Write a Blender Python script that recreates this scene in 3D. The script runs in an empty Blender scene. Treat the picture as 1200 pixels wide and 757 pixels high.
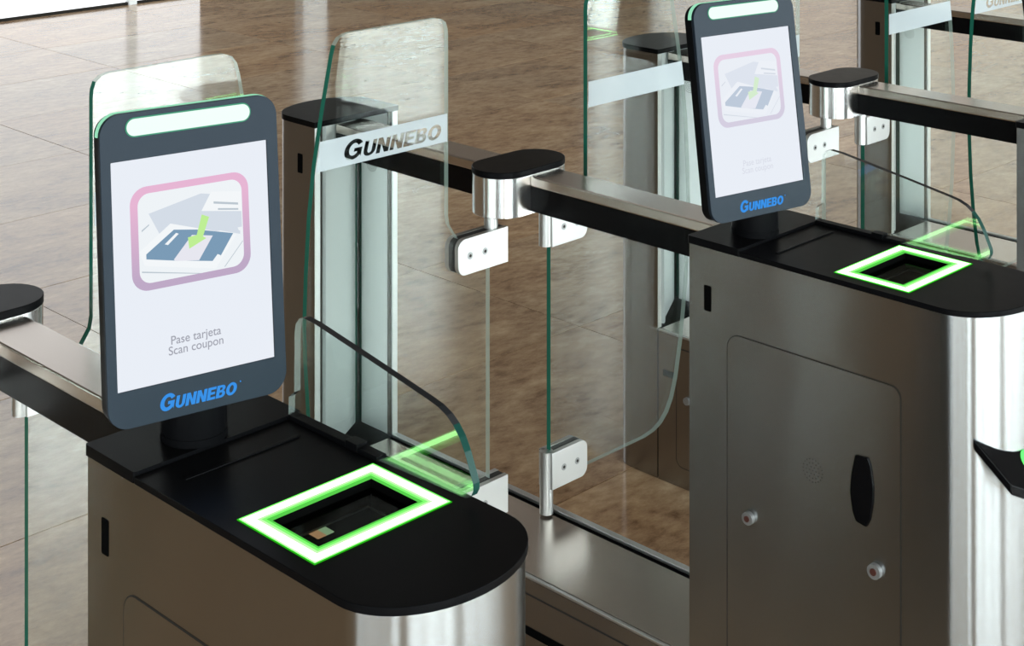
import bpy, math, random
from mathutils import Vector
from mathutils.geometry import tessellate_polygon
random.seed(7)
S = bpy.context.scene
C = S.collection
R = math.radians

# ------------------------------------------------------------------ camera
YAW = 0.7872
cam_d = bpy.data.cameras.new('camera')
cam = bpy.data.objects.new('camera', cam_d)
C.objects.link(cam)
cam.location = (0, 0, 1.7854)
cam.rotation_euler = (R(90), 0, -YAW)
cam_d.sensor_fit = 'HORIZONTAL'
cam_d.sensor_width = 36
cam_d.lens = 1896.9 / 1200 * 36
cam_d.shift_y = -(378.5 + 307.93) / 1200
cam_d.clip_start = 0.05
S.camera = cam

# ------------------------------------------------------------------ view, world, daylight
S.view_settings.view_transform = 'Standard'
S.view_settings.look = 'None'
S.view_settings.gamma = 1
S.view_settings.use_curve_mapping = False
S.view_settings.exposure = 0.0
S.cycles.max_bounces = 12
S.cycles.transparent_max_bounces = 32
S.cycles.glossy_bounces = 6

wd = bpy.data.worlds.new('world')
S.world = wd
wd.use_nodes = True
wn = wd.node_tree.nodes
wn['Background'].inputs[0].default_value = (0.86, 0.93, 1.0, 1)
wn['Background'].inputs[1].default_value = 2.0

HX0, HX1, HY0, HY1, HZ = -8.0, 13.0, -6.5, 9.45, 4.4     # the hall


def area(name, loc, rot, sx, sy, radiance, col):
    d = bpy.data.lights.new(name, 'AREA')
    d.shape = 'RECTANGLE'
    d.size, d.size_y = sx, sy
    d.energy = radiance * math.pi * sx * sy
    d.color = col
    o = bpy.data.objects.new(name, d)
    o.location = loc
    o.rotation_euler = rot
    C.objects.link(o)
    return o


# daylight outside the glazed front wall and the glazed part of the left wall
area('daylight_front', (2.5, HY0 - 0.35, 2.1), (R(90), 0, 0), 20.6, 3.9, 16.0, (0.93, 0.97, 1.0))
area('daylight_left', (HX0 - 0.35, -2.0, 2.1), (0, R(-90), 0), 3.9, 8.6, 5.5, (0.95, 0.98, 1.0))


# ------------------------------------------------------------------ materials
def new_mat(name):
    m = bpy.data.materials.new(name)
    m.use_nodes = True
    nt = m.node_tree
    for n in list(nt.nodes):
        nt.nodes.remove(n)
    out = nt.nodes.new('ShaderNodeOutputMaterial')
    return m, nt, out


def plain(name, col, rough=0.5, metal=0.0, spec=0.5, noise=0.0, nscale=40):
    m, nt, out = new_mat(name)
    b = nt.nodes.new('ShaderNodeBsdfPrincipled')
    b.inputs['Base Color'].default_value = (*col, 1)
    b.inputs['Roughness'].default_value = rough
    b.inputs['Metallic'].default_value = metal
    b.inputs['Specular IOR Level'].default_value = spec
    if noise:
        g = nt.nodes.new('ShaderNodeNewGeometry')
        n = nt.nodes.new('ShaderNodeTexNoise')
        n.inputs['Scale'].default_value = nscale
        n.inputs['Detail'].default_value = 4
        mr = nt.nodes.new('ShaderNodeMapRange')
        mr.inputs['To Min'].default_value = max(0.02, rough - noise)
        mr.inputs['To Max'].default_value = rough + noise
        nt.links.new(g.outputs['Position'], n.inputs['Vector'])
        nt.links.new(n.outputs['Fac'], mr.inputs['Value'])
        nt.links.new(mr.outputs['Result'], b.inputs['Roughness'])
    nt.links.new(b.outputs[0], out.inputs[0])
    return m


def emit(name, col, strength):
    m, nt, out = new_mat(name)
    e = nt.nodes.new('ShaderNodeEmission')
    e.inputs[0].default_value = (*col, 1)
    e.inputs[1].default_value = strength
    nt.links.new(e.outputs[0], out.inputs[0])
    return m


def steel_mat(name, col, rough, aniso, streak=0.05, flat=False):
    """brushed steel; the brushing runs level round every upright face"""
    m, nt, out = new_mat(name)
    N, L = nt.nodes, nt.links
    b = N.new('ShaderNodeBsdfPrincipled')
    b.inputs['Metallic'].default_value = 1
    b.inputs['Anisotropic'].default_value = aniso
    b.inputs['Anisotropic Rotation'].default_value = 0.25
    g = N.new('ShaderNodeNewGeometry')
    if not flat:
        cr = N.new('ShaderNodeVectorMath')
        cr.operation = 'CROSS_PRODUCT'
        cr.inputs[1].default_value = (0, 0.02, 1)
        L.new(g.outputs['Normal'], cr.inputs[0])
        L.new(cr.outputs[0], b.inputs['Tangent'])
    mp = N.new('ShaderNodeMapping')
    mp.inputs['Scale'].default_value = (1.2, 1.2, 420) if not flat else (420, 1.2, 1.2)
    L.new(g.outputs['Position'], mp.inputs['Vector'])
    n = N.new('ShaderNodeTexNoise')
    n.inputs['Scale'].default_value = 1
    n.inputs['Detail'].default_value = 3
    L.new(mp.outputs[0], n.inputs['Vector'])
    n2 = N.new('ShaderNodeTexNoise')          # smudges
    n2.inputs['Scale'].default_value = 7
    n2.inputs['Detail'].default_value = 5
    L.new(g.outputs['Position'], n2.inputs['Vector'])
    ad = N.new('ShaderNodeMath')
    ad.operation = 'ADD'
    ad.inputs[0].default_value = 0.5
    L.new(n2.outputs['Fac'], ad.inputs[1])
    mr = N.new('ShaderNodeMapRange')
    mr.inputs['From Min'].default_value = 0.6
    mr.inputs['From Max'].default_value = 1.4
    mr.inputs['To Min'].default_value = max(0.03, rough - streak)
    mr.inputs['To Max'].default_value = rough + streak
    L.new(ad.outputs[0], mr.inputs['Value'])
    b.inputs['Roughness'].default_value = rough
    mx = N.new('ShaderNodeMix')
    mx.data_type = 'RGBA'
    mx.inputs['A'].default_value = (*[c * 0.96 for c in col], 1)
    mx.inputs['B'].default_value = (*[min(1, c * 1.04) for c in col], 1)
    L.new(n2.outputs['Fac'], mx.inputs['Factor'])
    L.new(mx.outputs['Result'], b.inputs['Base Color'])
    L.new(b.outputs[0], out.inputs[0])
    return m


def glass_mat(name, tint, refl=1.0, rough=0.0):
    m, nt, out = new_mat(name)
    N, L = nt.nodes, nt.links
    t = N.new('ShaderNodeBsdfTransparent')
    t.inputs[0].default_value = (*tint, 1)
    gl = N.new('ShaderNodeBsdfGlossy')
    gl.inputs['Roughness'].default_value = rough
    gl.inputs[0].default_value = (0.95, 1, 0.97, 1)
    f = N.new('ShaderNodeFresnel')
    f.inputs['IOR'].default_value = 1.5
    # the same reflectance from both sides of the face
    ge = N.new('ShaderNodeNewGeometry')
    mi = N.new('ShaderNodeMix')
    mi.data_type = 'FLOAT'
    mi.inputs['A'].default_value = 1.5
    mi.inputs['B'].default_value = 1 / 1.5
    L.new(ge.outputs['Backfacing'], mi.inputs['Factor'])
    lw = N.new('ShaderNodeLayerWeight')
    lw.inputs['Blend'].default_value = 0.5
    sc = N.new('ShaderNodeMapRange')           # Schlick-like curve
    pw = N.new('ShaderNodeMath')
    pw.operation = 'POWER'
    pw.inputs[1].default_value = 4.5
    L.new(lw.outputs['Facing'], pw.inputs[0])
    L.new(pw.outputs[0], sc.inputs['Value'])
    sc.inputs['To Min'].default_value = 0.045 * refl
    sc.inputs['To Max'].default_value = 0.95 * refl
    ms = N.new('ShaderNodeMixShader')
    L.new(sc.outputs['Result'], ms.inputs[0])
    L.new(t.outputs[0], ms.inputs[1])
    L.new(gl.outputs[0], ms.inputs[2])
    L.new(ms.outputs[0], out.inputs[0])
    for nd in (f, mi, ge):
        N.remove(nd)
    return m


def frost_mat(name, col=(0.47, 0.51, 0.535), fac=0.84):
    m, nt, out = new_mat(name)
    N, L = nt.nodes, nt.links
    t = N.new('ShaderNodeBsdfTransparent')
    d = N.new('ShaderNodeBsdfDiffuse')
    d.inputs[0].default_value = (*col, 1)
    tr = N.new('ShaderNodeBsdfTranslucent')
    tr.inputs[0].default_value = (*col, 1)
    m1 = N.new('ShaderNodeMixShader')
    m1.inputs[0].default_value = 0.25
    L.new(d.outputs[0], m1.inputs[1])
    L.new(tr.outputs[0], m1.inputs[2])
    m2 = N.new('ShaderNodeMixShader')
    m2.inputs[0].default_value = fac
    L.new(t.outputs[0], m2.inputs[1])
    L.new(m1.outputs[0], m2.inputs[2])
    L.new(m2.outputs[0], out.inputs[0])
    return m


def floor_mat():
    m, nt, out = new_mat('polished_brown_stone')
    N, L = nt.nodes, nt.links
    b = N.new('ShaderNodeBsdfPrincipled')
    g = N.new('ShaderNodeNewGeometry')
    oi = N.new('ShaderNodeObjectInfo')
    sh = N.new('ShaderNodeVectorMath')
    sh.operation = 'MULTIPLY_ADD'
    cb = N.new('ShaderNodeCombineXYZ')
    ml = N.new('ShaderNodeMath')
    ml.operation = 'MULTIPLY'
    ml.inputs[1].default_value = 37
    L.new(oi.outputs['Random'], ml.inputs[0])
    L.new(ml.outputs[0], cb.inputs['Z'])
    rot = N.new('ShaderNodeMapping')
    rot.inputs['Rotation'].default_value = (0, 0, R(40))
    rot.inputs['Scale'].default_value = (1.0, 1.9, 1.0)
    L.new(g.outputs['Position'], sh.inputs[0])
    sh.inputs[1].default_value = (1, 1, 1)
    L.new(cb.outputs[0], sh.inputs[2])
    L.new(sh.outputs[0], rot.inputs['Vector'])
    n1 = N.new('ShaderNodeTexNoise')
    n1.inputs['Scale'].default_value = 2.0
    n1.inputs['Detail'].default_value = 9
    n1.inputs['Roughness'].default_value = 0.62
    n1.inputs['Distortion'].default_value = 0.9
    L.new(rot.outputs[0], n1.inputs['Vector'])
    n2 = N.new('ShaderNodeTexNoise')
    n2.inputs['Scale'].default_value = 15
    n2.inputs['Detail'].default_value = 8
    n2.inputs['Roughness'].default_value = 0.7
    L.new(rot.outputs[0], n2.inputs['Vector'])
    mixf = N.new('ShaderNodeMix')
    mixf.data_type = 'FLOAT'
    mixf.inputs['Factor'].default_value = 0.5
    L.new(n1.outputs['Fac'], mixf.inputs['A'])
    L.new(n2.outputs['Fac'], mixf.inputs['B'])
    cr = N.new('ShaderNodeValToRGB')
    e = cr.color_ramp.elements
    e[0].position, e[0].color = 0.36, (0.17, 0.10, 0.06, 1)
    e[1].position, e[1].color = 0.66, (0.66, 0.51, 0.36, 1)
    k = cr.color_ramp.elements.new(0.455); k.color = (0.36, 0.235, 0.15, 1)
    k = cr.color_ramp.elements.new(0.545); k.color = (0.49, 0.345, 0.225, 1)
    L.new(mixf.outputs['Result'], cr.inputs['Fac'])
    n3 = N.new('ShaderNodeTexNoise')           # broad warm / grey drift between areas
    n3.inputs['Scale'].default_value = 0.55
    n3.inputs['Detail'].default_value = 3
    L.new(sh.outputs[0], n3.inputs['Vector'])
    hue = N.new('ShaderNodeMix')
    hue.data_type = 'RGBA'
    hue.blend_type = 'MULTIPLY'
    hue.inputs['Factor'].default_value = 1
    r2 = N.new('ShaderNodeValToRGB')
    r2.color_ramp.elements[0].position = 0.35
    r2.color_ramp.elements[0].color = (1.02, 0.90, 0.74, 1)
    r2.color_ramp.elements[1].position = 0.65
    r2.color_ramp.elements[1].color = (0.98, 1.02, 1.02, 1)
    L.new(n3.outputs['Fac'], r2.inputs['Fac'])
    L.new(cr.outputs[0], hue.inputs['A'])
    L.new(r2.outputs[0], hue.inputs['B'])
    L.new(hue.outputs['Result'], b.inputs['Base Color'])
    mr = N.new('ShaderNodeMapRange')
    mr.inputs['To Min'].default_value = 0.09
    mr.inputs['To Max'].default_value = 0.20
    L.new(n2.outputs['Fac'], mr.inputs['Value'])
    L.new(mr.outputs['Result'], b.inputs['Roughness'])
    b.inputs['IOR'].default_value = 1.7
    L.new(b.outputs[0], out.inputs[0])
    return m


M = {}
M['steel'] = steel_mat('brushed_steel', (0.335, 0.34, 0.345), 0.25, 0.9, 0.03)
M['steel_bright'] = steel_mat('bright_steel', (0.74, 0.735, 0.73), 0.24, 0.8, 0.02)
M['steel_top'] = steel_mat('brushed_steel_top', (0.60, 0.54, 0.49), 0.25, 0.0, 0.05, flat=True)
M['polished'] = plain('polished_steel', (0.78, 0.78, 0.77), 0.12, 1.0)
M['screw_grey'] = plain('screw_grey', (0.30, 0.30, 0.30), 0.35, 0.6)
M['pale_panel'] = plain('pale_satin_panel', (0.70, 0.72, 0.715), 0.40, 0.55)
M['satin'] = plain('satin_aluminium', (0.58, 0.58, 0.57), 0.40, 1.0)
M['black'] = plain('black_matt_cover', (0.003, 0.003, 0.0035), 0.32, 0, 0.04, 0.03, 60)
M['black_gloss'] = plain('black_gloss', (0.003, 0.003, 0.0035), 0.22, 0, 0.1)
M['black_void'] = plain('black_inside', (0.002, 0.002, 0.002), 0.9, 0, 0.02)
M['rubber'] = plain('black_gasket', (0.008, 0.008, 0.008), 0.6)
M['bezel'] = plain('slate_bezel', (0.011, 0.017, 0.026), 0.40, 0, 0.09, 0.03, 90)
M['groove'] = plain('dark_joint', (0.02, 0.017, 0.014), 0.8, 0, 0.2)
M['lock_core'] = plain('red_brown_lock_core', (0.10, 0.035, 0.028), 0.35, 0.4)
M['glass'] = glass_mat('clear_glass', (0.962, 0.985, 0.975), 1.25)
M['glass_fin'] = glass_mat('clear_fin_glass', (0.95, 0.972, 0.965), 1.25)
M['glass_dark'] = glass_mat('scanner_glass', (0.55, 0.57, 0.55), 0.35)
M['edge'] = plain('green_glass_edge', (0.012, 0.115, 0.078), 0.12, 0, 0.4)
M['edge_pale'] = frost_mat('pale_glass_edge', (0.45, 0.56, 0.51), 0.45)  # light reflected inside the glass, painted on as a pale edge
M['edge_dark'] = plain('dark_teal_glass_edge', (0.006, 0.035, 0.028), 0.2, 0, 0.08)
M['edge_clear'] = frost_mat('clear_glass_edge', (0.5, 0.58, 0.55), 0.28)
M['edge_smoke'] = plain('smoky_glass_edge', (0.012, 0.013, 0.015), 0.2, 0, 0.2)
M['frost'] = frost_mat('frosted_film')
M['lit_core'] = emit('lit_frame_core', (0.36, 1.0, 0.30), 7.0)
M['lit_pale'] = emit('lit_frame_pale', (0.27, 1.0, 0.22), 2.2)
M['lit_mid'] = emit('lit_frame_mid', (0.20, 1.0, 0.15), 1.2)
M['lit_soft'] = emit('lit_frame_inner', (0.16, 1.0, 0.12), 0.62)
M['lit_rim'] = emit('lit_frame_rim', (0.05, 1.0, 0.02), 0.45)
M['status'] = emit('status_light', (0.86, 1.0, 0.93), 1.05)
M['status_glow'] = emit('status_light_edge', (0.10, 0.50, 0.30), 0.7)
M['status_rim'] = emit('status_light_rim', (0.42, 1.0, 0.66), 0.75)
M['screen'] = emit('screen_white', (0.82, 0.86, 0.93), 1.0)
M['logo_blue'] = emit('logo_blue', (0.045, 0.30, 0.84), 0.95)
M['ring_green'] = emit('reader_ring_green', (0.12, 1.0, 0.16), 1.6)
M['reflection_orange'] = emit('reflection_orange', (0.75, 0.42, 0.22), 1.3)
M['reflection_green'] = emit('reflection_green', (0.45, 0.68, 0.40), 1.3)
M['floor'] = floor_mat()
M['mortar'] = plain('floor_joint', (0.075, 0.058, 0.045), 0.8)
M['frosted_glazing'] = emit('daylit_frosted_glazing', (0.95, 0.98, 1.0), 1.6)
M['fill_glow_warm'] = emit('added_fill_glow_warm', (1.0, 0.93, 0.83), 0.85)
M['white_wall'] = plain('white_wall_panel', (0.83, 0.84, 0.85), 0.5)
M['brown_wall'] = plain('brown_stone_wall', (0.11, 0.08, 0.06), 0.5)
M['ceiling'] = plain('ceiling_dark_warm', (0.13, 0.11, 0.095), 0.8)
M['column'] = plain('grey_column', (0.30, 0.31, 0.33), 0.6)
M['mullion'] = plain('window_mullion_grey', (0.13, 0.14, 0.16), 0.4, 0.3)
M['pane'] = glass_mat('window_glass', (0.93, 0.97, 0.96))
M['lamp'] = emit('fill_lamp_diffuser', (1.0, 0.94, 0.86), 2.5)


# ------------------------------------------------------------------ mesh helpers
class MB:
    """collects shapes for one mesh"""
    def __init__(self):
        self.v, self.f, self.m = [], [], []

    def add(self, vs, fs, mi=0):
        o = len(self.v)
        self.v += [tuple(p) for p in vs]
        for k, f in enumerate(fs):
            self.f.append([i + o for i in f])
            self.m.append(mi if isinstance(mi, int) else mi[k])
        return self

    def box(self, x0, x1, y0, y1, z0, z1, mi=0):
        vs = [(x, y, z) for z in (z0, z1) for y in (y0, y1) for x in (x0, x1)]
        return self.add(vs, [(0, 2, 3, 1), (4, 5, 7, 6), (0, 1, 5, 4), (2, 6, 7, 3), (0, 4, 6, 2), (1, 3, 7, 5)], mi)

    def prism(self, outer, d0, d1, plane='XY', holes=(), mi=0, side=None):
        """outline (u,v) extruded along the third axis; side(nu,nv) picks the material of each edge face"""
        def P(u, v, d):
            return (u, v, d) if plane == 'XY' else (u, d, v) if plane == 'XZ' else (d, u, v)
        flip = plane == 'XZ'

        def ccw(l, want):
            a = sum(l[i][0] * l[(i + 1) % len(l)][1] - l[(i + 1) % len(l)][0] * l[i][1] for i in range(len(l)))
            return list(l) if (a > 0) == want else list(l)[::-1]
        loops = [ccw(outer, True)] + [ccw(h, False) for h in holes]
        flat = [p for l in loops for p in l]
        n = len(flat)
        tris = tessellate_polygon([[Vector((p[0], p[1], 0)) for p in l] for l in loops])
        vs = [P(u, v, d0) for u, v in flat] + [P(u, v, d1) for u, v in flat]
        fs, ms = [], []
        for t in tris:
            a, b, c = t
            ar = (flat[b][0] - flat[a][0]) * (flat[c][1] - flat[a][1]) - (flat[c][0] - flat[a][0]) * (flat[b][1] - flat[a][1])
            if abs(ar) < 1e-14:
                continue
            if ar < 0:
                a, b, c = a, c, b
            top, bot = (a + n, b + n, c + n), (a, c, b)
            if flip:
                top, bot = top[::-1], bot[::-1]
            fs += [top, bot]
            ms += [mi, mi]
        o = 0
        for l in loops:
            k = len(l)
            for i in range(k):
                j = (i + 1) % k
                q = (o + i, o + j, o + j + n, o + i + n)
                if flip:
                    q = q[::-1]
                fs.append(q)
                if side:
                    du, dv = l[j][0] - l[i][0], l[j][1] - l[i][1]
                    ln = math.hypot(du, dv) or 1
                    ms.append(side(dv / ln, -du / ln))
                else:
                    ms.append(mi)
            o += k
        return self.add(vs, fs, ms)

    def cyl(self, c, r, h, axis='z', n=20, mi=0, r2=None):
        r2 = r if r2 is None else r2
        ring = [(math.cos(2 * math.pi * i / n), math.sin(2 * math.pi * i / n)) for i in range(n)]

        def P(a, b, t):
            d = {'z': (a, b, t), 'y': (a, t, b), 'x': (t, a, b)}[axis]
            return (c[0] + d[0], c[1] + d[1], c[2] + d[2])
        vs = [P(a * r, b * r, 0) for a, b in ring] + [P(a * r2, b * r2, h) for a, b in ring]
        fs = [(i, (i + 1) % n, (i + 1) % n + n, i + n) for i in range(n)] + [tuple(range(n))[::-1], tuple(range(n, 2 * n))]
        if axis == 'y':
            fs = [f[::-1] for f in fs]
        return self.add(vs, fs, mi)

    def flatpoly(self, outer, d, plane='XZ', holes=(), mi=0, xf=None):
        loops = [list(outer)] + [list(h) for h in holes]
        flat = [p for l in loops for p in l]
        tris = tessellate_polygon([[Vector((p[0], p[1], 0)) for p in l] for l in loops])
        vs = [((u, v, d) if plane == 'XY' else (u, d, v) if plane == 'XZ' else (d, u, v)) for u, v in flat]
        fs = []
        for a, b, c in tris:
            ar = (flat[b][0] - flat[a][0]) * (flat[c][1] - flat[a][1]) - (flat[c][0] - flat[a][0]) * (flat[b][1] - flat[a][1])
            if abs(ar) < 1e-15:
                continue
            fs.append((a, b, c) if ar > 0 else (a, c, b))
        return self.add(vs, fs, mi)

    def build(self, name, mats, parent=None, origin=(0, 0, 0), smooth=None, bevel=0, xf=None):
        me = bpy.data.meshes.new(name)
        vs = self.v
        if xf:
            vs = [xf(p) for p in vs]
        vs = [(p[0] - origin[0], p[1] - origin[1], p[2] - origin[2]) for p in vs]
        me.from_pydata(vs, [], self.f)
        for m in (mats if isinstance(mats, (list, tuple)) else [mats]):
            me.materials.append(M[m])
        for p, i in zip(me.polygons, self.m):
            p.material_index = i
        if smooth:
            for p in me.polygons:
                p.use_smooth = True
            me.set_sharp_from_angle(angle=R(smooth))
        o = bpy.data.objects.new(name, me)
        C.objects.link(o)
        if parent:
            o.parent = parent
        else:
            o.location = origin
        if bevel:
            bv = o.modifiers.new('bevel', 'BEVEL')
            bv.width = bevel
            bv.segments = 2
            bv.limit_method = 'ANGLE'
            bv.angle_limit = R(50)
        return o


def rrect(x0, x1, y0, y1, r, n=6, rs=None):
    """rounded rectangle; rs = radii bl, br, tr, tl"""
    rs = rs or (r, r, r, r)
    pts = []
    for (cx, cy, a0, q) in ((x0, y0, 180, rs[0]), (x1, y0, 270, rs[1]), (x1, y1, 0, rs[2]), (x0, y1, 90, rs[3])):
        sx = 1 if cx == x0 else -1
        sy = 1 if cy == y0 else -1
        if q <= 0:
            pts.append((cx, cy))
            continue
        for i in range(n + 1):
            a = R(a0 + 90 * i / n)
            pts.append((cx + sx * q + q * math.cos(a), cy + sy * q + q * math.sin(a)))
    return pts


def thing(name, label, cat, loc, group=None):
    o = bpy.data.objects.new(name, None)
    C.objects.link(o)
    o.empty_display_size = 0.1
    o.location = loc
    o['label'] = label
    o['category'] = cat
    if group:
        o['group'] = group
    return o


def dup(root, dx, label, group=None):
    r = root.copy()
    C.objects.link(r)
    r.location.x += dx
    r['label'] = label
    if group:
        r['group'] = group
    for ch in root.children:
        c = ch.copy()
        C.objects.link(c)
        c.parent = r
        for g in ch.children:
            d = g.copy()
            C.objects.link(d)
            d.parent = c
    return r


def struct(o):
    o['kind'] = 'structure'
    return o


# ------------------------------------------------------------------ lettering
def letter(ch):
    """heavy sans capitals, height 1: outline, counters, advance"""
    s = 0.265

    def arc(cx, cy, rx, ry, a0, a1, n=14):
        return [(cx + rx * math.cos(R(a0 + (a1 - a0) * i / n)), cy + ry * math.sin(R(a0 + (a1 - a0) * i / n))) for i in range(n + 1)]
    if ch == 'U':
        w = 0.80
        out = [(0, 1)] + arc(w / 2, 0.36, w / 2, 0.37, 180, 360) + [(w, 1), (w - s, 1)] + arc(w / 2, 0.36, w / 2 - s, 0.17, 360, 180) + [(s, 1)]
        return out, [], w + 0.09
    if ch == 'N':
        w = 0.84
        return [(0, 0), (0, 1), (s + 0.03, 1), (w - s, 0.40), (w - s, 1), (w, 1), (w, 0), (w - s - 0.03, 0), (s, 0.60), (s, 0)], [], w + 0.09
    if ch == 'E':
        w, t = 0.70, 0.2
        return [(0, 0), (0, 1), (w, 1), (w, 1 - t), (s, 1 - t), (s, 0.6), (w - 0.06, 0.6), (w - 0.06, 0.41), (s, 0.41), (s, t), (w + 0.02, t), (w + 0.02, 0)], [], w + 0.09
    if ch == 'B':
        w = 0.78
        out = [(0, 0), (0, 1), (0.45, 1)] + arc(0.46, 0.76, 0.28, 0.24, 88, -60, 9) + arc(0.48, 0.28, 0.30, 0.28, 55, -88, 9) + [(0.45, 0)]
        h1 = rrect(s, 0.50, 0.60, 0.82, 0.09, 4, (0.01, 0.1, 0.1, 0.01))
        h2 = rrect(s, 0.53, 0.18, 0.42, 0.1, 4, (0.01, 0.11, 0.11, 0.01))
        return out, [h1, h2], w + 0.08
    if ch == 'O':
        w = 0.94
        return arc(w / 2, 0.5, w / 2, 0.52, 0, 349, 24), [arc(w / 2, 0.5, w / 2 - s - 0.01, 0.31, 0, 345, 20)], w + 0.05
    if ch == 'G':
        w = 0.96
        out = arc(0.48, 0.5, 0.48, 0.52, 32, 322, 24)
        out += [(w - 0.05, 0.06), (w - 0.05, 0.55), (0.50, 0.55), (0.50, 0.37), (0.67, 0.37), (0.67, 0.28)]
        out += arc(0.48, 0.5, 0.235, 0.31, 315, 32, 18)
        return out, [], w + 0.06
    raise ValueError(ch)


def wordmark(x0, y0, width, cap, small, shear=0.22):
    """letter outlines of the word in a plane: big first capital, small capitals after"""
    word = 'GUNNEBO'
    adv = [letter(c)[2] * (cap if i == 0 else small) for i, c in enumerate(word)]
    k = width / (sum(adv) + shear * small)
    res, x = [], x0
    for i, c in enumerate(word):
        out, holes, _ = letter(c)
        h = cap if i == 0 else small
        t = lambda p: (x + (p[0] * h + shear * p[1] * h) * k, y0 + p[1] * h)
        res.append(([t(p) for p in out], [[t(p) for p in hh] for hh in holes]))
        x += adv[i] * k
    return res


# ------------------------------------------------------------------ the hall
fl = MB().box(HX0 - 0.3, HX1 + 0.3, HY0 - 0.3, HY1 + 0.3, -0.12, -0.012).build('floor', 'mortar')
struct(fl)
fl['label'] = 'brown polished stone slab floor with thin dark joints'
TX, TY, JX, JY = 1.06, 0.733, 2.56, 2.585
slab_me = None
far = MB()
cells = []
for i in range(-11, 11):
    for j in range(-14, 11):
        x0_, x1_ = JX + i * TX, JX + (i + 1) * TX
        y0_, y1_ = JY + j * TY, JY + (j + 1) * TY
        if x1_ < HX0 or x0_ > HX1 or y1_ < HY0 or y0_ > HY1:
            continue
        near = 1.3 <= x1_ and x0_ < 11.0 and y1_ > 1.3 and y0_ < 9.45
        cells.append((i, j, near, x0_, x1_, y0_, y1_))
g = 0.0016
for (i, j, near, x0_, x1_, y0_, y1_) in cells:
    xa, xb = max(x0_, HX0), min(x1_, HX1)
    ya, yb = max(y0_, HY0), min(y1_, HY1)
    full = xa == x0_ and xb == x1_ and ya == y0_ and yb == y1_
    if not near:
        far.box(xa + g, xb - g, ya + g, yb - g, -0.012, 0)
        continue
    if full and slab_me:
        o = bpy.data.objects.new('stone_slab', slab_me)
        C.objects.link(o)
        o.parent = fl
    else:
        o = MB().box(xa - x0_ + g, xb - x0_ - g, ya - y0_ + g, yb - y0_ - g, -0.012, 0).build('stone_slab', 'floor', fl)
        if full:
            slab_me = o.data
    o.location = (x0_, y0_, random.uniform(-0.0004, 0.0004))
o = far.build('outer_stone_slabs', 'floor', fl)
o['kind'] = 'stuff'

ceil = struct(MB().box(HX0 - 0.3, HX1 + 0.3, HY0 - 0.3, HY1 + 0.3, HZ, HZ + 0.15).build('ceiling', 'ceiling'))

# back wall: white panels, then brown stone with white pilasters
wb = struct(MB().box(HX0 - 0.3, HX1 + 0.3, HY1 + 0.05, HY1 + 0.25, 0, HZ).build('wall_back', 'brown_wall'))
for xa, xb in ((2.62, 5.83), (5.91, 6.42), (11.3, 12.99)):
    MB().box(xa, xb, HY1, HY1 + 0.05, 0.018, HZ - 0.002).build('wall_panel', 'frosted_glazing' if xb < 7 else 'white_wall', wb)
for xa, xb in ((7.28, 7.50), (10.45, 10.72)):
    MB().box(xa, xb, HY1 - 0.05, HY1 + 0.05, 0.0, HZ - 0.002).build('pilaster', 'white_wall', wb)
MB().box(5.84, 5.90, HY1 - 0.03, HY1 + 0.05, 0.0, HZ - 0.002).build('panel_post', 'white_wall', wb)
tb = struct(MB().box(HX0, HX1, HY1 - 0.015, HY1 + 0.05, 0.0005, 0.018).build('baseboard_back', 'groove'))

wr = struct(MB().box(HX1, HX1 + 0.2, HY0 - 0.3, HY1 + 0.05, 0, HZ).build('wall_right', 'white_wall'))
for k in range(6):
    MB().box(HX1 - 0.03, HX1, 3.6 + k * 0.97, 3.6 + (k + 1) * 0.97 - 0.06, 0.02, HZ - 0.6).build('wall_panel', 'fill_glow_warm', wr)  # unseen glowing panels added to brighten the floor on the right
wl = struct(MB().box(HX0 - 0.2, HX0, 2.4, HY1 + 0.05, 0, HZ).build('wall_left', 'brown_wall'))
# glazed front wall and glazed part of the left wall
wf = struct(MB().box(HX0 - 0.2, HX1, HY0 - 0.2, HY0, HZ - 0.3, HZ).build('wall_front', 'brown_wall'))
MB().box(HX0 - 0.2, HX1, HY0 - 0.2, HY0, 0, 0.08).build('sill', 'mullion', wf)
n_win = 0
# columns (x centre, width); glazing between them
cols = [(-7.9, 0.5), (-4.3, 1.9), (-1.0, 0.16), (1.2, 0.16), (3.4, 0.9), (5.6, 0.16), (7.9, 0.16), (10.2, 0.5), (12.9, 0.4)]
for cx_, cw_ in cols:
    MB().box(cx_ - cw_ / 2, cx_ + cw_ / 2, HY0 - 0.2, HY0 + 0.05, 0.08, HZ - 0.3).build('column' if cw_ > 0.3 else 'mullion', 'column' if cw_ > 0.3 else 'mullion', wf)
for (ca, wa_), (cb_, wb_) in zip(cols, cols[1:]):
    n_win += 1
    xa, xb = ca + wa_ / 2, cb_ - wb_ / 2
    w_ = struct(MB().box(xa, xb, HY0 - 0.11, HY0 - 0.10, 0.08, HZ - 0.3).build('window_%d' % n_win, 'pane'))
    MB().box(xa, xb, HY0 - 0.14, HY0 - 0.07, 2.55, 2.62).build('transom', 'mullion', w_)
wl2 = struct(MB().box(HX0 - 0.2, HX0, HY0, 2.4, HZ - 0.3, HZ).build('wall_left_header', 'brown_wall'))
MB().box(HX0 - 0.2, HX0, HY0, 2.4, 0, 0.08).build('sill', 'mullion', wl2)
st2 = (2.4 - HY0) / 4
for k in range(5):
    yy = HY0 + k * st2
    MB().box(HX0 - 0.2, HX0 + 0.04, yy - 0.09, yy + 0.09, 0.08, HZ - 0.3).build('mullion', 'mullion', wl2)
for k in range(4):
    n_win += 1
    yy = HY0 + k * st2
    struct(MB().box(HX0 - 0.11, HX0 - 0.10, yy + 0.09, yy + st2 - 0.09, 0.08, HZ - 0.3).build('window_%d' % n_win, 'pane'))

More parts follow.
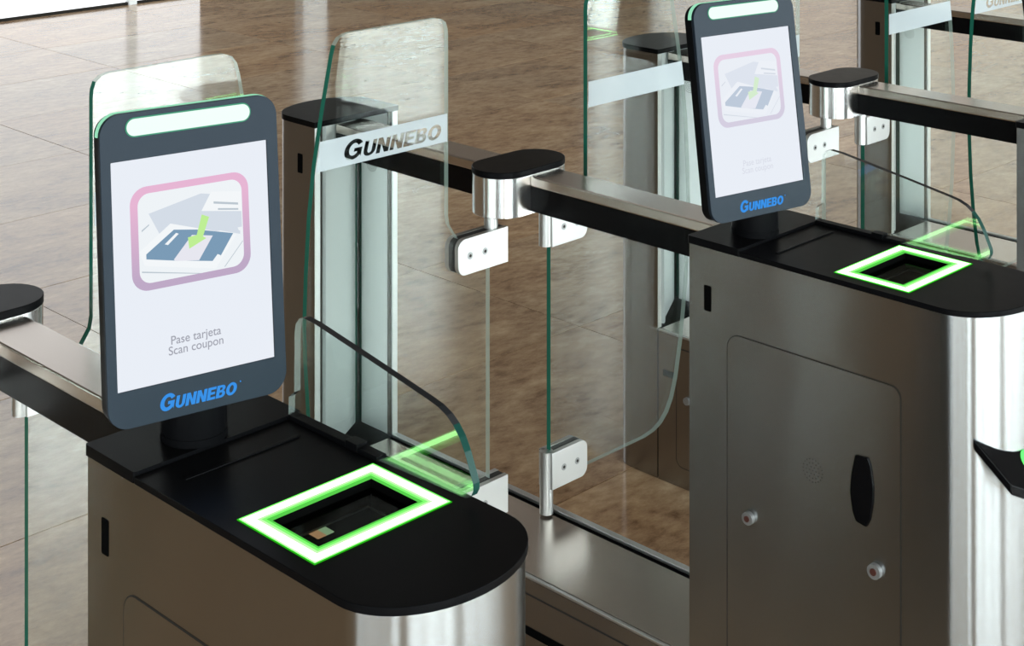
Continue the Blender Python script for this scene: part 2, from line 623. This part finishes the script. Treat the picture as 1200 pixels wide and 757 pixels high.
# unseen ceiling lamps added for fill light: long flush luminaires
lamp0 = None
k = 0
for lx in (-4.5, -0.5, 3.5, 7.5, 11.0):
    for ly in (-3.5, 0.5, 4.5, 8.0):
        lab = 'unseen long ceiling lamp added for fill light'
        if lamp0 is None:
            lamp0 = thing('fill_lamp', lab, 'lamp', (lx, ly, HZ), 'added ceiling fill lamps')
            MB().box(-0.78, 0.78, -0.14, 0.14, -0.03, 0).build('lamp_frame', 'ceiling', lamp0)
            MB().box(-0.75, 0.75, -0.11, 0.11, -0.034, -0.0305).build('diffuser', 'lamp', lamp0)
        else:
            d_ = dup(lamp0, 0, lab)
            d_.location = (lx, ly, HZ)

# ------------------------------------------------------------------ gate rows
PITCH = 1.0436
NR = 4
X0, W = 0.9234, 0.2133
X1 = X0 + W
XC = X0 + W / 2
ROW = ['with the vivid pink-framed screen', 'with the faded pink-framed screen',
       'just beyond the faded-screen gate row', 'farthest beyond the faded-screen gate row']


def side_outline(xa, xb, yflat, ys, ytip, n=24):
    """straight sides from the flat end, half-ellipse at the tip"""
    cx, a, b = (xa + xb) / 2, (xb - xa) / 2, ytip - ys
    pts = [(xa, yflat), (xa, ys)] if False else []
    pts.append((xb, yflat))
    pts.append((xa, yflat))
    for i in range(n + 1):
        t = math.pi * i / n
        pts.append((cx - a * math.cos(t), ys + b * math.sin(t)))
    return pts


SCN = (0.9408, 1.1163, 1.1977, 1.3211)      # lit frame, outer
SCI = (0.9640, 1.0935, 1.2212, 1.2968)      # lit frame, inner

# ---- plinth (low base between the two cabinets of a row)
YP0, YP1, ZP = 1.5726, 2.505, 0.36
OR = (XC, (YP0 + YP1) / 2, 0)
plinths = [thing('base_plinth', 'low steel base plinth of the gate row ' + ROW[0], 'plinth', OR, 'low plinths of the gate rows')]
r = plinths[0]
MB().box(X0, X1, YP0 + 0.003, YP1 - 0.003, 0.0008, ZP - 0.004).build('body', 'steel', r, OR)
MB().box(X0 + 0.010, X1 - 0.026, YP0 + 0.003, YP1 - 0.003, ZP - 0.004, ZP).build('top_plate', 'steel_top', r, OR, bevel=0.0008)
MB().box(X1 - 0.014, X1, YP0 + 0.003, YP1 - 0.003, ZP - 0.004, ZP + 0.004).build('edge_rail', 'satin', r, OR, bevel=0.001)
MB().box(X1 - 0.026, X1 - 0.014, YP0 + 0.003, YP1 - 0.003, ZP - 0.0038, ZP - 0.002).build('edge_groove', 'black_void', r, OR)
MB().box(X0, X0 + 0.0065, YP0 + 0.003, YP1 - 0.003, ZP - 0.004, ZP + 0.001).build('edge_rail', 'satin', r, OR, bevel=0.001)
MB().box(X0 + 0.0065, X0 + 0.010, YP0 + 0.003, YP1 - 0.003, ZP - 0.0038, ZP - 0.002).build('edge_groove', 'black_void', r, OR)
dr = MB().prism(rrect(1.62, 2.445, 0.05, 0.329, 0.018), X0 - 0.0012, X0 - 0.0002, 'YZ').build('side_door', 'steel', r, OR)
MB().prism(rrect(1.618, 2.447, 0.048, 0.331, 0.02), X0 - 0.0007, X0 + 0.0002, 'YZ', holes=[rrect(1.62, 2.445, 0.05, 0.329, 0.018)]).build('door_seam', 'groove', dr, OR)
MB().cyl((X0 - 0.007, 2.412, 0.213), 0.009, 0.006, 'x').build('lock', 'screw_grey', dr, OR, 40)
MB().prism(rrect(1.80, 1.93, 0.262, 0.276, 0.003), X0 - 0.0022, X0 - 0.001, 'YZ').build('slot', 'black_void', dr, OR)
MB().prism(rrect(2.455, 2.487, 0.253, 0.268, 0.002), X0 - 0.001, X0 + 0.0005, 'YZ').build('slot', 'black_void', r, OR)
for k in range(1, NR):
    plinths.append(dup(r, PITCH * k, 'low steel base plinth of the gate row ' + ROW[k]))

# ---- entry cabinet
YB, YS, YT = 1.5726, 1.140, 1.062
OR = (XC, 1.31, 0)
cabs = [thing('entry_cabinet', 'steel entry cabinet with lit green scanner frame, row ' + ROW[0], 'cabinet', OR, 'entry cabinets of the gates')]
r = cabs[0]
well = [(SCI[0], SCI[2]), (SCI[1], SCI[2]), (SCI[1], SCI[3]), (SCI[0], SCI[3])]
MB().prism(side_outline(X0, X1, YB, YS, YT), 0.0008, 1.004, holes=[well]).build('body', 'steel', r, OR, 40)
cov = MB().prism(side_outline(X0 - 0.003, X1 + 0.003, 1.475, YS, YT - 0.003), 1.004, 1.012, holes=[well]).build('top_cover', 'black', r, OR, 40, bevel=0.0035)
MB().box(X0 + 0.03, X1 - 0.035, 1.4285, 1.4335, 1.012, 1.0135).build('cover_ridge', 'black', cov, OR, bevel=0.0006)
MB().prism(rrect(X0 - 0.003, X1 + 0.003, 1.4755, YB + 0.002, 0.004), 1.004, 1.0160).build('terminal_plate', 'black', r, OR, 40, bevel=0.002)
# lit scanner frame
fr = MB()


def ring(mb, o, i, z, mi):
    a = [(o[0], o[2], z), (o[1], o[2], z), (o[1], o[3], z), (o[0], o[3], z), (i[0], i[2], z), (i[1], i[2], z), (i[1], i[3], z), (i[0], i[3], z)]
    mb.add(a, [(0, 1, 5, 4), (1, 2, 6, 5), (2, 3, 7, 6), (3, 0, 4, 7)], mi)


def inset(q, d):
    return (q[0] + d, q[1] - d, q[2] + d, q[3] - d)


zf = 1.0130
for da, db, mi_ in ((0, 0.0013, 2), (0.0013, 0.0036, 3), (0.0036, 0.0138, 0), (0.0138, 0.0172, 3), (0.0172, 0.0205, 4)):  # greener border rings paint the halo around the bright core
    ring(fr, inset(SCN, da), inset(SCN, db), zf, mi_)
ring(fr, inset(SCN, 0.0205), SCI, zf, 1)
q = SCN
fr.add([(q[0], q[2], 1.012), (q[1], q[2], 1.012), (q[1], q[3], 1.012), (q[0], q[3], 1.012), (q[0], q[2], zf), (q[1], q[2], zf), (q[1], q[3], zf), (q[0], q[3], zf)],
       [(0, 1, 5, 4), (1, 2, 6, 5), (2, 3, 7, 6), (3, 0, 4, 7)], 2)
q = SCI
fr.add([(q[0], q[2], 1.004), (q[1], q[2], 1.004), (q[1], q[3], 1.004), (q[0], q[3], 1.004), (q[0], q[2], zf), (q[1], q[2], zf), (q[1], q[3], zf), (q[0], q[3], zf)],
       [(0, 4, 5, 1), (1, 5, 6, 2), (2, 6, 7, 3), (3, 7, 4, 0)], 1)
sf = fr.build('scanner_frame', ['lit_core', 'lit_soft', 'lit_rim', 'lit_pale', 'lit_mid'], r, OR)
sf['label'] = 'glowing green light frame'
wl_ = MB()
a, b, c_, d = inset(SCI, 0.0004)
wl_.box(a, b, c_, d, 0.948, 0.95)
for bx in ((a, a + 0.002, c_, d), (b - 0.002, b, c_, d), (a, b, c_, c_ + 0.002), (a, b, d - 0.002, d)):
    wl_.box(*bx, 0.95, 1.0115)
wo = wl_.build('scanner_well', 'black_void', r, OR)
MB().box(a + 0.002, b - 0.002, c_ + 0.002, d - 0.002, 1.002, 1.004).build('scanner_window', 'glass_dark', r, OR)
MB().box(a + 0.02, b - 0.02, d - 0.020, d - 0.0185, 0.995, 0.9965).box(b - 0.0215, b - 0.020, c_ + 0.02, d - 0.02, 0.995, 0.9965).build('scanner_bracket', 'satin', wo, OR)
# side slot, door, vent, handle, locks
MB().prism(rrect(1.5302, 1.5438, 0.907, 0.946, 0.002), X0 - 0.0006, X0 + 0.001, 'YZ').build('side_slot', 'black_void', r, OR)
dl = rrect(1.201, 1.4985, 0.10, 0.8835, 0.02, rs=(0.015, 0.02, 0.022, 0.015))
dl2 = rrect(1.1993, 1.5002, 0.0983, 0.8852, 0.02, rs=(0.016, 0.022, 0.024, 0.016))
door = MB().prism(dl, X0 - 0.001, X0 - 0.0002, 'YZ').build('side_door', 'steel', r, OR)
MB().prism(dl2, X0 - 0.0006, X0 + 0.0003, 'YZ', holes=[dl]).build('door_seam', 'groove', door, OR)
hb = [(1.2515, 0.7725), (1.2725, 0.7705), (1.2790, 0.742), (1.2812, 0.716), (1.2770, 0.690), (1.2715, 0.677), (1.2535, 0.6745), (1.2475, 0.686), (1.2428, 0.712), (1.2425, 0.735), (1.2465, 0.762)]
ha = MB().prism(hb, X0 - 0.0035, X0 - 0.0008, 'YZ').build('handle', 'black_gloss', door, OR, bevel=0.0012)
MB().cyl((X0 - 0.008, 1.4571, 0.6185), 0.0095, 0.007, 'x').cyl((X0 - 0.0095, 1.4571, 0.6185), 0.0045, 0.0016, 'x', mi=1).build('lock', ['screw_grey', 'lock_core'], door, OR, 40)
MB().cyl((X0 - 0.008, 1.2392, 0.6185), 0.0105, 0.007, 'x').cyl((X0 - 0.0095, 1.2392, 0.6185), 0.005, 0.0016, 'x', mi=1).build('lock', ['screw_grey', 'lock_core'], door, OR, 40)


def vent(cx, cy, cz, rad, n, nx, mat='groove'):
    mb = MB()
    for ring_i in range(4):
        cnt = (1, 6, 12, 20)[ring_i]
        for q_ in range(cnt):
            t = 2 * math.pi * q_ / cnt
            rr = rad * ring_i / 3
            mb.cyl((cx, cy + rr * math.cos(t), cz + rr * math.sin(t)), 0.0011, n, 'x', 6)
    return mb


vt = vent(X0 - 0.0014, 1.3446, 0.7245, 0.0165, 0.0006, 0).build('vent_perforation', 'groove', door, OR)
# guard glass beside the scanner
fin = [(1.477, 1.0125), (1.476, 1.037), (1.466, 1.045), (1.4655, 1.112), (1.463, 1.123), (1.457, 1.1305), (1.4485, 1.133), (1.428, 1.1315),
       (1.319, 1.1145), (1.240, 1.1015), (1.2255, 1.0985), (1.213, 1.0935), (1.203, 1.0865), (1.1935, 1.0765), (1.186, 1.064), (1.179, 1.0485),
       (1.1735, 1.036), (1.1735, 1.029), (1.177, 1.0225), (1.184, 1.0185), (1.30, 1.0145)]


def fin_side(nu, nv):
    return 2 if nv > 0.75 else (1 if nu < -0.2 else 3)


ff = MB().prism(fin, 1.1225, 1.1315, 'YZ', side=fin_side).build('guard_glass', ['glass_fin', 'edge_dark', 'edge_smoke', 'edge_clear'], r, OR)
MB().box(1.1205, 1.1345, 1.32, 1.4755, 1.0122, 1.0175).box(1.1195, 1.1345, 1.352, 1.372, 1.0122, 1.021).build('glass_channel', 'black', ff, OR, bevel=0.0008)
# sloping card reader on the rounded front
rd = [(1.9800 - PITCH, 1.0966), (1.9800 - PITCH, 1.042), (2.0000 - PITCH, 1.030), (2.03 - PITCH, 1.0155), (2.0737 - PITCH, 1.008)]
rd = rd + [(2 * XC - p[0], p[1]) for p in rd[::-1][1:]]
arc_ = []
for i in range(13):
    t = R(-30 - 120 * i / 12)
    arc_.append((XC + (W / 2 + 0.0005) * math.cos(t), YS + (YS - YT + 0.0005) * math.sin(t)))
rdo = rd + arc_[1:-1]


def slope(p):
    return (p[0], p[1], p[2] + 0.841 + 0.79 * (p[1] - 1.0966))


rd_o = MB().prism(rdo, -0.014, 0.0).build('card_reader', 'black_gloss', r, OR, xf=slope, bevel=0.0015)
rg = MB()
rc = (XC - 0.024, 1.0435)
circ = lambda q_: [(rc[0] + q_ * math.cos(R(t)), rc[1] + q_ * math.sin(R(t))) for t in range(0, 360, 12)]
rg.prism(circ(0.019), 0.0, 0.0015, holes=[circ(0.0125)])
o = rg.build('reader_light_ring', 'ring_green', rd_o, OR, xf=slope)
o['label'] = 'glowing green ring'
for k in range(1, NR):
    cabs.append(dup(r, PITCH * k, 'steel entry cabinet with lit green scanner frame, row ' + ROW[k]))
# small glowing patch painted as a coloured reflection in the scanner well of the first cabinet only
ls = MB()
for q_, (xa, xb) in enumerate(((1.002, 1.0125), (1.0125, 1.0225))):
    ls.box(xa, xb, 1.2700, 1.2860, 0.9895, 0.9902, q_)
o = ls.build('reflection_patch', ['reflection_orange', 'reflection_green'], wo, OR)
o['label'] = 'small orange and pale green painted reflection'

# ---- display terminals
BZ = 1.0160
ILL = {}
for nm, col in dict(ring_top=(0.80, 0.47, 0.66), ring_bot=(0.52, 0.40, 0.57), pale=(0.86, 0.90, 0.93), grey=(0.66, 0.72, 0.80), blue=(0.20, 0.33, 0.47),
                    ticket=(0.80, 0.80, 0.87), arrow=(0.52, 0.86, 0.30), white=(0.90, 0.93, 0.95), line=(0.50, 0.57, 0.63), text=(0.36, 0.37, 0.43)).items():
    ILL[nm] = col


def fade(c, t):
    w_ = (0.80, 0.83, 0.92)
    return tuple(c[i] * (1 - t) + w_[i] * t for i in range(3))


def grad_emit(name, c0, c1, z0, z1):
    """printed vertical colour blend on the screen picture's frame"""
    m, nt, out = new_mat(name)
    N, L = nt.nodes, nt.links
    tc = N.new('ShaderNodeTexCoord')
    sp = N.new('ShaderNodeSeparateXYZ')
    mr = N.new('ShaderNodeMapRange')
    mx = N.new('ShaderNodeMix')
    mx.data_type = 'RGBA'
    e = N.new('ShaderNodeEmission')
    L.new(tc.outputs['Object'], sp.inputs[0])
    L.new(sp.outputs['Z'], mr.inputs['Value'])
    mr.inputs['From Min'].default_value = z0
    mr.inputs['From Max'].default_value = z1
    mx.inputs['A'].default_value = (*c0, 1)
    mx.inputs['B'].default_value = (*c1, 1)
    L.new(mr.outputs['Result'], mx.inputs['Factor'])
    L.new(mx.outputs['Result'], e.inputs[0])
    L.new(e.outputs[0], out.inputs[0])
    return m


def text_mesh(body, size, align='CENTER'):
    cu = bpy.data.curves.new('t', 'FONT')
    cu.body = body
    cu.size = size
    cu.align_x = align
    cu.offset = 0.00008
    o = bpy.data.objects.new('t', cu)
    C.objects.link(o)
    dg = bpy.context.evaluated_depsgraph_get()
    me = bpy.data.meshes.new_from_object(o.evaluated_get(dg))
    vs = [tuple(v.co) for v in me.vertices]
    fs = [tuple(p.vertices) for p in me.polygons]
    bpy.data.objects.remove(o)
    bpy.data.meshes.remove(me)
    return vs, fs


def rot_about(loc, tilt, yaw):
    """display local (s right, n back, u up) -> world"""
    rv = Vector((math.cos(yaw), -math.sin(yaw), 0))
    nb = Vector((math.sin(yaw), math.cos(yaw), 0))
    uv = Vector((0, 0, math.cos(tilt))) + nb * math.sin(tilt)
    bk = nb * math.cos(tilt) - Vector((0, 0, math.sin(tilt)))
    return lambda p: tuple(Vector(loc) + rv * p[0] + bk * p[1] + uv * p[2])


def terminal(label, bx, by, bz, tilt, yaw, px_, fadeT, tag):
    for nm, col in ILL.items():
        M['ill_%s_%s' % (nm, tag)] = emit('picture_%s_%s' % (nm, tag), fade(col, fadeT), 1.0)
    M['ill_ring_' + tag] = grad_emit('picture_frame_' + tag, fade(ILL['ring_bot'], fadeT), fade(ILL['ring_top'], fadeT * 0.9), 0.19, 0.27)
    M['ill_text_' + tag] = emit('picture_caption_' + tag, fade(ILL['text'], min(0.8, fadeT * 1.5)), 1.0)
    OR = (px_, 1.509, BZ)
    root = thing('display_terminal', label, 'display', OR, 'display terminals on the entry cabinets')
    X = rot_about((bx, by, bz), R(tilt), R(yaw))
    st = MB().cyl((px_, 1.509, BZ + 0.0002), 0.037, 0.008, 'z', 40).cyl((px_, 1.509, BZ + 0.008), 0.036, 0.056, 'z', 40).build('stand', 'black', root, OR, 40)
    oo = rrect(-0.1015, 0.1035, -0.0385, 0.2875, 0.023, 8)
    MB().prism(oo, 0.0, 0.006, 'XZ', holes=[rrect(-0.0902, 0.0902, 0.0, 0.2375, 0.001, 2)]).build('bezel', 'bezel', root, OR, 40, xf=X, bevel=0.0012)
    oi = rrect(-0.0995, 0.1015, -0.0365, 0.2855, 0.021, 8)
    MB().prism(oi, 0.006, 0.024, 'XZ').build('back_shell', 'black', root, OR, 40, xf=X, bevel=0.003)
    MB().cyl((0, 0.024, 0.02), 0.03, 0.014, 'y', 24).build('mount', 'black', root, OR, 40, xf=X)
    # light rim along the top edge
    n = 8
    top = [p for p in rrect(-0.1022, 0.1042, -0.039, 0.2882, 0.0235, 8) if p[1] > 0.262]
    inn = [p for p in rrect(-0.0980, 0.1000, -0.035, 0.2840, 0.0195, 8) if p[1] > 0.262]
    MB().prism(top + inn[::-1], 0.0062, 0.013, 'XZ').build('light_rim', 'status_rim', root, OR, 40, xf=X)
    bar = rrect(-0.0718, 0.0705, 0.2625, 0.2805, 0.0089, 8)
    bar2 = rrect(-0.0732, 0.0719, 0.2611, 0.2819, 0.0103, 8)
    o = MB().prism(bar, -0.0012, -0.0002, 'XZ').prism(bar2, -0.0008, -0.0001, 'XZ', holes=[bar], mi=1).build('status_light', ['status', 'status_glow'], root, OR, 40, xf=X)
    o['label'] = 'white-green status light bar'
    scr = MB().prism([(-0.0898, 0.0002), (0.0898, 0.0002), (0.0898, 0.2373), (-0.0898, 0.2373)], 0.0014, 0.0055, 'XZ').build('screen', 'screen', root, OR, xf=X)
    # picture on the screen, flat print in thin layers (sub-parts of the screen)
    po, pi_ = rrect(-0.0703, 0.0663, 0.0985, 0.2075, 0.0185, 8), rrect(-0.0618, 0.0583, 0.1060, 0.2000, 0.013, 8)
    pf = MB().flatpoly(po, 0.0011, holes=[pi_])
    pf.build('picture_frame', 'ill_ring_' + tag, scr, OR, xf=X)
    mats = ['ill_%s_%s' % (n_, tag) for n_ in ('pale', 'grey', 'blue', 'ticket', 'arrow', 'white', 'line')]
    im = MB()
    im.flatpoly(pi_, 0.00125, mi=0)
    uv = lambda u, v: (-0.0618 + u * 0.1201, 0.1060 + v * 0.0940)

    def P(pts, d, mi):
        im.flatpoly([uv(*p) for p in pts], d, mi=mi)
    P([(0.10, 0.77), (0.22, 0.46), (0.40, 0.50), (0.62, 0.44), (0.99, 0.44), (0.99, 0.70), (0.83, 0.84), (0.60, 0.90)], 0.0011, 1)
    P([(0.60, 0.70), (0.99, 0.62), (0.99, 0.85), (0.70, 0.90)], 0.00100, 5)
    P([(0.72, 0.76), (0.96, 0.70), (0.96, 0.725), (0.72, 0.785)], 0.00095, 6)
    P([(0.76, 0.68), (0.96, 0.64), (0.96, 0.66), (0.76, 0.70)], 0.00095, 6)
    P([(0.66, 0.49), (0.97, 0.40), (0.97, 0.36), (0.92, 0.53), (0.84, 0.57)], 0.00100, 1)
    P([(0.0, 0.36), (0.30, 0.62), (0.93, 0.36), (0.72, 0.02), (0.05, 0.20)], 0.00098, 5)
    P([(0.065, 0.325), (0.33, 0.545), (0.55, 0.50), (0.90, 0.385), (0.74, 0.10), (0.32, 0.20), (0.065, 0.27)], 0.00085, 2)
    P([(0.32, 0.21), (0.50, 0.45), (0.70, 0.40), (0.56, 0.15), (0.34, 0.19)], 0.00075, 3)
    P([(0.24, 0.40), (0.35, 0.505), (0.375, 0.49), (0.27, 0.385)], 0.00075, 5)
    P([(0.68, 0.10), (0.74, 0.18), (0.77, 0.16), (0.75, 0.09)], 0.00075, 5)
    P([(0.46, 0.43), (0.545, 0.44), (0.60, 0.66), (0.67, 0.62), (0.605, 0.41), (0.635, 0.385), (0.47, 0.30)], 0.00065, 4)
    P([(0.03, 0.60), (0.10, 0.655), (0.10, 0.64), (0.03, 0.58)], 0.00080, 6)
    P([(0.02, 0.13), (0.55, -0.0), (0.58, 0.0), (0.02, 0.145)], 0.00080, 6)
    P([(0.80, 0.02), (0.99, 0.28), (0.995, 0.275), (0.81, 0.02)], 0.00080, 6)
    im.build('picture', mats, scr, OR, xf=X)
    tx = MB()
    for s_, v_ in (('Pase tarjeta', 0.0375), ('Scan coupon', 0.0268)):
        vs, fs = text_mesh(s_, 0.0128)
        tx.add([(p[0] * 0.97 - 0.001, 0.0011, p[1] + v_) for p in vs], fs)
    tx.build('caption', 'ill_text_' + tag, scr, OR, xf=X)
    lg = MB()
    for out, holes in wordmark(-0.0462, -0.0288, 0.0915, 0.0168, 0.0126):
        lg.prism(out, -0.0007, -0.0001, 'XZ', holes=holes)
    lg.cyl((0.0478, -0.0007, -0.0168), 0.0008, 0.0006, 'y', 8)
    o = lg.build('wordmark', 'logo_blue', root, OR, xf=X)
    o['label'] = 'blue lettering GUNNEBO'
    return root


t0 = terminal('portrait touch terminal with vivid pink-framed picture on its bright screen', 0.9975, 1.4705, 1.0981, 5.28, 11.23, 1.0175, 0.0, 'vivid')
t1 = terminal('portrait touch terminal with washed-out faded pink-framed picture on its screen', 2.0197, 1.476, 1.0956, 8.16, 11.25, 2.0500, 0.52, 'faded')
for k in (2, 3):
    dup(t1, PITCH * (k - 1), 'portrait touch terminal on the cabinet ' + ROW[k])

# ---- rear cabinets
YF, YS2, YT2, ZR = 2.505, 2.592, 2.660, 1.022
OR = (XC, 2.58, 0)
rears = [thing('exit_cabinet', 'slim steel rear cabinet with recessed front, gate row ' + ROW[0], 'cabinet', OR, 'rear cabinets of the gates')]
r = rears[0]
n = 20
cxr, ar, br = XC, W / 2, YT2 - YS2
arc_ = [(cxr + ar * math.cos(math.pi * i / n), YS2 + br * math.sin(math.pi * i / n)) for i in range(n + 1)]
outl = [(X1, YF)] + arc_ + [(X0, YF), (X0 + 0.0135, YF), (X0 + 0.0165, YF + 0.006), (1.1225, 2.618), (1.1235, YF)]
MB().prism(outl, 0.0008, ZR).build('body', 'steel', r, OR, 40)
MB().prism(side_outline(X0 - 0.002, X1 + 0.002, YF - 0.003, YS2, YT2 + 0.002), ZR, ZR + 0.011).build('top_cover', 'black', r, OR, 40, bevel=0.002)
# bright lining of the recess
dx, dy = 1.1215 - (X0 + 0.018), 2.615 - (YF + 0.007)
ln = math.hypot(dx, dy)
ux, uy = dx / ln, dy / ln
nx_, ny_ = uy, -ux


def along(s, off):
    return (X0 + 0.018 + ux * s + nx_ * off, YF + 0.007 + uy * s + ny_ * off)


def strip(name, mat, s0, s1, o0, o1, z0=0.362, z1=ZR - 0.001):
    MB().prism([along(s0, o0), along(s1, o0), along(s1, o1), along(s0, o1)], z0, z1).build(name, mat, r, OR)


strip('recess_panel', 'pale_panel', 0.036, ln - 0.016, 0.0002, 0.003)
strip('recess_strip', 'pale_panel', 0.014, 0.030, 0.0002, 0.008)
strip('recess_groove', 'groove', 0.003, 0.013, 0.0001, 0.001)
strip('recess_groove', 'edge', ln - 0.013, ln - 0.004, 0.0001, 0.002)
MB().box(1.1205, 1.1233, YF + 0.010, 2.598, 0.362, ZR - 0.001).build('far_panel', 'pale_panel', r, OR)
MB().box(1.1195, 1.1234, YF + 0.006, YF + 0.010, 0.362, ZR - 0.001).build('panel_groove', 'groove', r, OR)
MB().box(1.1235, X1, YF - 0.0015, YF, 0.362, ZR - 0.001).build('front_rim', 'satin', r, OR)
MB().box(X0, X0 + 0.0135, YF - 0.0015, YF, 0.362, ZR - 0.001).build('front_rim', 'satin', r, OR)
vent(1.1199, 2.565, 0.905, 0.0155, 0.0007, 0).build('vent_perforation', 'groove', r, OR)
MB().prism(rrect(2.5425, 2.5575, 0.926, 0.964, 0.002), X0 - 0.0007, X0 + 0.001, 'YZ').build('side_slot', 'black_void', r, OR)
for k in range(1, NR):
    rears.append(dup(r, PITCH * k, 'slim steel rear cabinet with recessed front, gate row ' + ROW[k]))

# ---- hinge posts
YH = 2.049
PH, PR = 0.096, 0.053
OR = (XC, YH, 0.942)
posts = [thing('hinge_post', 'steel hinge post with black cap, gate row ' + ROW[0], 'post', OR, 'hinge posts on the rails')]
r = posts[0]


def stadium(h, rad, n=16):
    pts = []
    for sgn, a0 in ((1, -90), (-1, 90)):
        for i in range(n + 1):
            t = R(a0 + 180 * i / n)
            pts.append((XC + sgn * (h - rad) + rad * math.cos(t), YH + rad * math.sin(t)))
    return pts


MB().prism(stadium(PH, PR), 0.942, 1.012).build('post_body', 'steel_bright', r, OR, 40, bevel=0.001)
MB().prism(stadium(PH + 0.001, PR + 0.001), 1.0122, 1.023).build('cap', 'black', r, OR, 40, bevel=0.0025)
for k in range(1, NR):
    posts.append(dup(r, PITCH * k, 'steel hinge post with black cap, gate row ' + ROW[k]))

# ---- rails
BX0, BX1 = 1.0055, 1.0775


def rail(name, lab, ya, yb):
    OR = ((BX0 + BX1) / 2, (ya + yb) / 2, 0.948)
    root = thing(name, lab % ROW[0], 'rail', OR, 'rails between cabinets and posts')
    MB().box(BX0, BX1, ya, yb, 0.992, 1.010).build('steel_channel', 'steel_top', root, OR, bevel=0.0025)
    MB().box(BX0 + 0.001, BX1 - 0.001, ya, yb, 0.948, 0.9918).build('black_beam', 'black_gloss', root, OR)
    for k in range(1, NR):
        dup(root, PITCH * k, lab % ROW[k])


rail('handrail', 'black rail from entry cabinet to hinge post, row %s', YB + 0.003, YH - PR - 0.0005)
rail('handrail', 'black rail from hinge post to rear cabinet, row %s', YH + PR + 0.0005, 2.541)

# ---- glass leaves
LEAF = [(0.078, 0.420), (0.345, 0.420), (0.375, 0.424), (0.397, 0.433), (0.416, 0.449), (0.431, 0.472), (0.445, 0.511), (0.462, 0.590), (0.476, 0.690),
        (0.483, 0.790), (0.485, 0.850), (0.482, 0.930), (0.476, 1.020), (0.466, 1.100), (0.450, 1.185), (0.431, 1.272), (0.426, 1.288),
        (0.417, 1.299), (0.404, 1.304), (0.392, 1.305), (0.205, 1.305), (0.192, 1.302), (0.183, 1.295), (0.179, 1.284), (0.178, 1.272),
        (0.178, 0.962), (0.175, 0.946), (0.166, 0.933), (0.150, 0.910), (0.078, 0.905)]


def leaf(sgn, lab):
    """sgn -1: leaf reaching towards -X from its post (lettered band), +1: towards +X (plain band)"""
    OR = (XC + sgn * 0.075, YH, ZP)
    root = thing('glass_gate_leaf', lab, 'gate', OR, 'glass gate leaves')
    fx = lambda d: XC + sgn * d

    def pick(nu, nv):
        if nv > 0.6:
            return 2
        return 1 if nu < -0.25 else 2
    pl = [(fx(d), z) for d, z in LEAF]
    pane = MB().prism(pl, YH - 0.005, YH + 0.005, 'XZ', side=pick).build('pane', ['glass', 'edge', 'edge_pale'], root, OR)
    # frosted band, lettering left clear in it
    bz0, bz1 = 1.0905, 1.1385
    band = [(fx(0.1805), bz0), (fx(0.466), bz0), (fx(0.4575), bz1), (fx(0.1805), bz1)]
    mb = MB()
    if sgn < 0:
        words = wordmark(XC - 0.412, 1.0985, 0.222, 0.0315, 0.0245)
        mb.flatpoly(band, YH - 0.0056, holes=[o_ for o_, h_ in words])
        for o_, hs in words:
            for h_ in hs:
                mb.flatpoly(h_, YH - 0.0056)
    else:
        mb.flatpoly(band, YH - 0.0056)
    b_ = mb.build('frosted_band', 'frost', root, OR)
    b_['label'] = 'white frosted band with clear lettering GUNNEBO' if sgn < 0 else 'plain white frosted band'
    # clamps: two plates with a gasket, screws, hinge pin
    d0 = 0.044 if sgn < 0 else 0.070
    for z0, z1, up in ((0.855, 0.918, True), (0.411, 0.478, False)):
        def outl(e):
            return [(fx(d), z) for d, z in rrect(d0 + e, 0.165 - e, z0 + e, z1 - e, 0.02, 6, rs=(0.0, 0.017, 0.017, 0.0))]
        cl = MB().prism(outl(0), YH - 0.017, YH - 0.0072, 'XZ').prism(outl(0), YH + 0.0072, YH + 0.017, 'XZ').build(
            'hinge_clamp', 'satin', root, OR, 40, bevel=0.0015)
        MB().prism([(fx(d), z) for d, z in rrect(d0 + 0.002, 0.1655, z0 - 0.0 + 0.002, z1 - 0.0005, 0.016, 6, rs=(0, 0.015, 0.016, 0))], YH - 0.0072, YH + 0.0072, 'XZ').build('gasket', 'rubber', cl, OR)
        for sd in (0.101, 0.137):
            MB().cyl((fx(sd), YH - 0.0176, (z0 + z1) / 2), 0.0062, 0.0007, 'y', 16).cyl((fx(sd), YH - 0.0180, (z0 + z1) / 2), 0.0030, 0.0005, 'y', 6, 1).build('screw', ['screw_grey', 'groove'], cl, OR)
        pin = MB()
        if up:
            pin.cyl((fx(0.070), YH, z1 - (0.002 if sgn < 0 else z1 - z0)), 0.0125, 0.9418 - z1 + (0.002 if sgn < 0 else z1 - z0), 'z', 24)
        else:
            pin.cyl((fx(0.072), YH, 0.3645), 0.0125, (z0 if sgn < 0 else z1) - 0.3645, 'z', 24)
        pin.build('hinge_pin', 'satin', root, OR, 40)
    return root


lp = leaf(-1, 'glass gate leaf with lettered frosted band, post of row ' + ROW[0])
rp = leaf(1, 'glass gate leaf with plain frosted band, post of row ' + ROW[0])
for k in range(1, NR):
    dup(lp, PITCH * k, 'glass gate leaf with lettered frosted band, post of row ' + ROW[k])
    dup(rp, PITCH * k, 'glass gate leaf with plain frosted band, post of row ' + ROW[k])
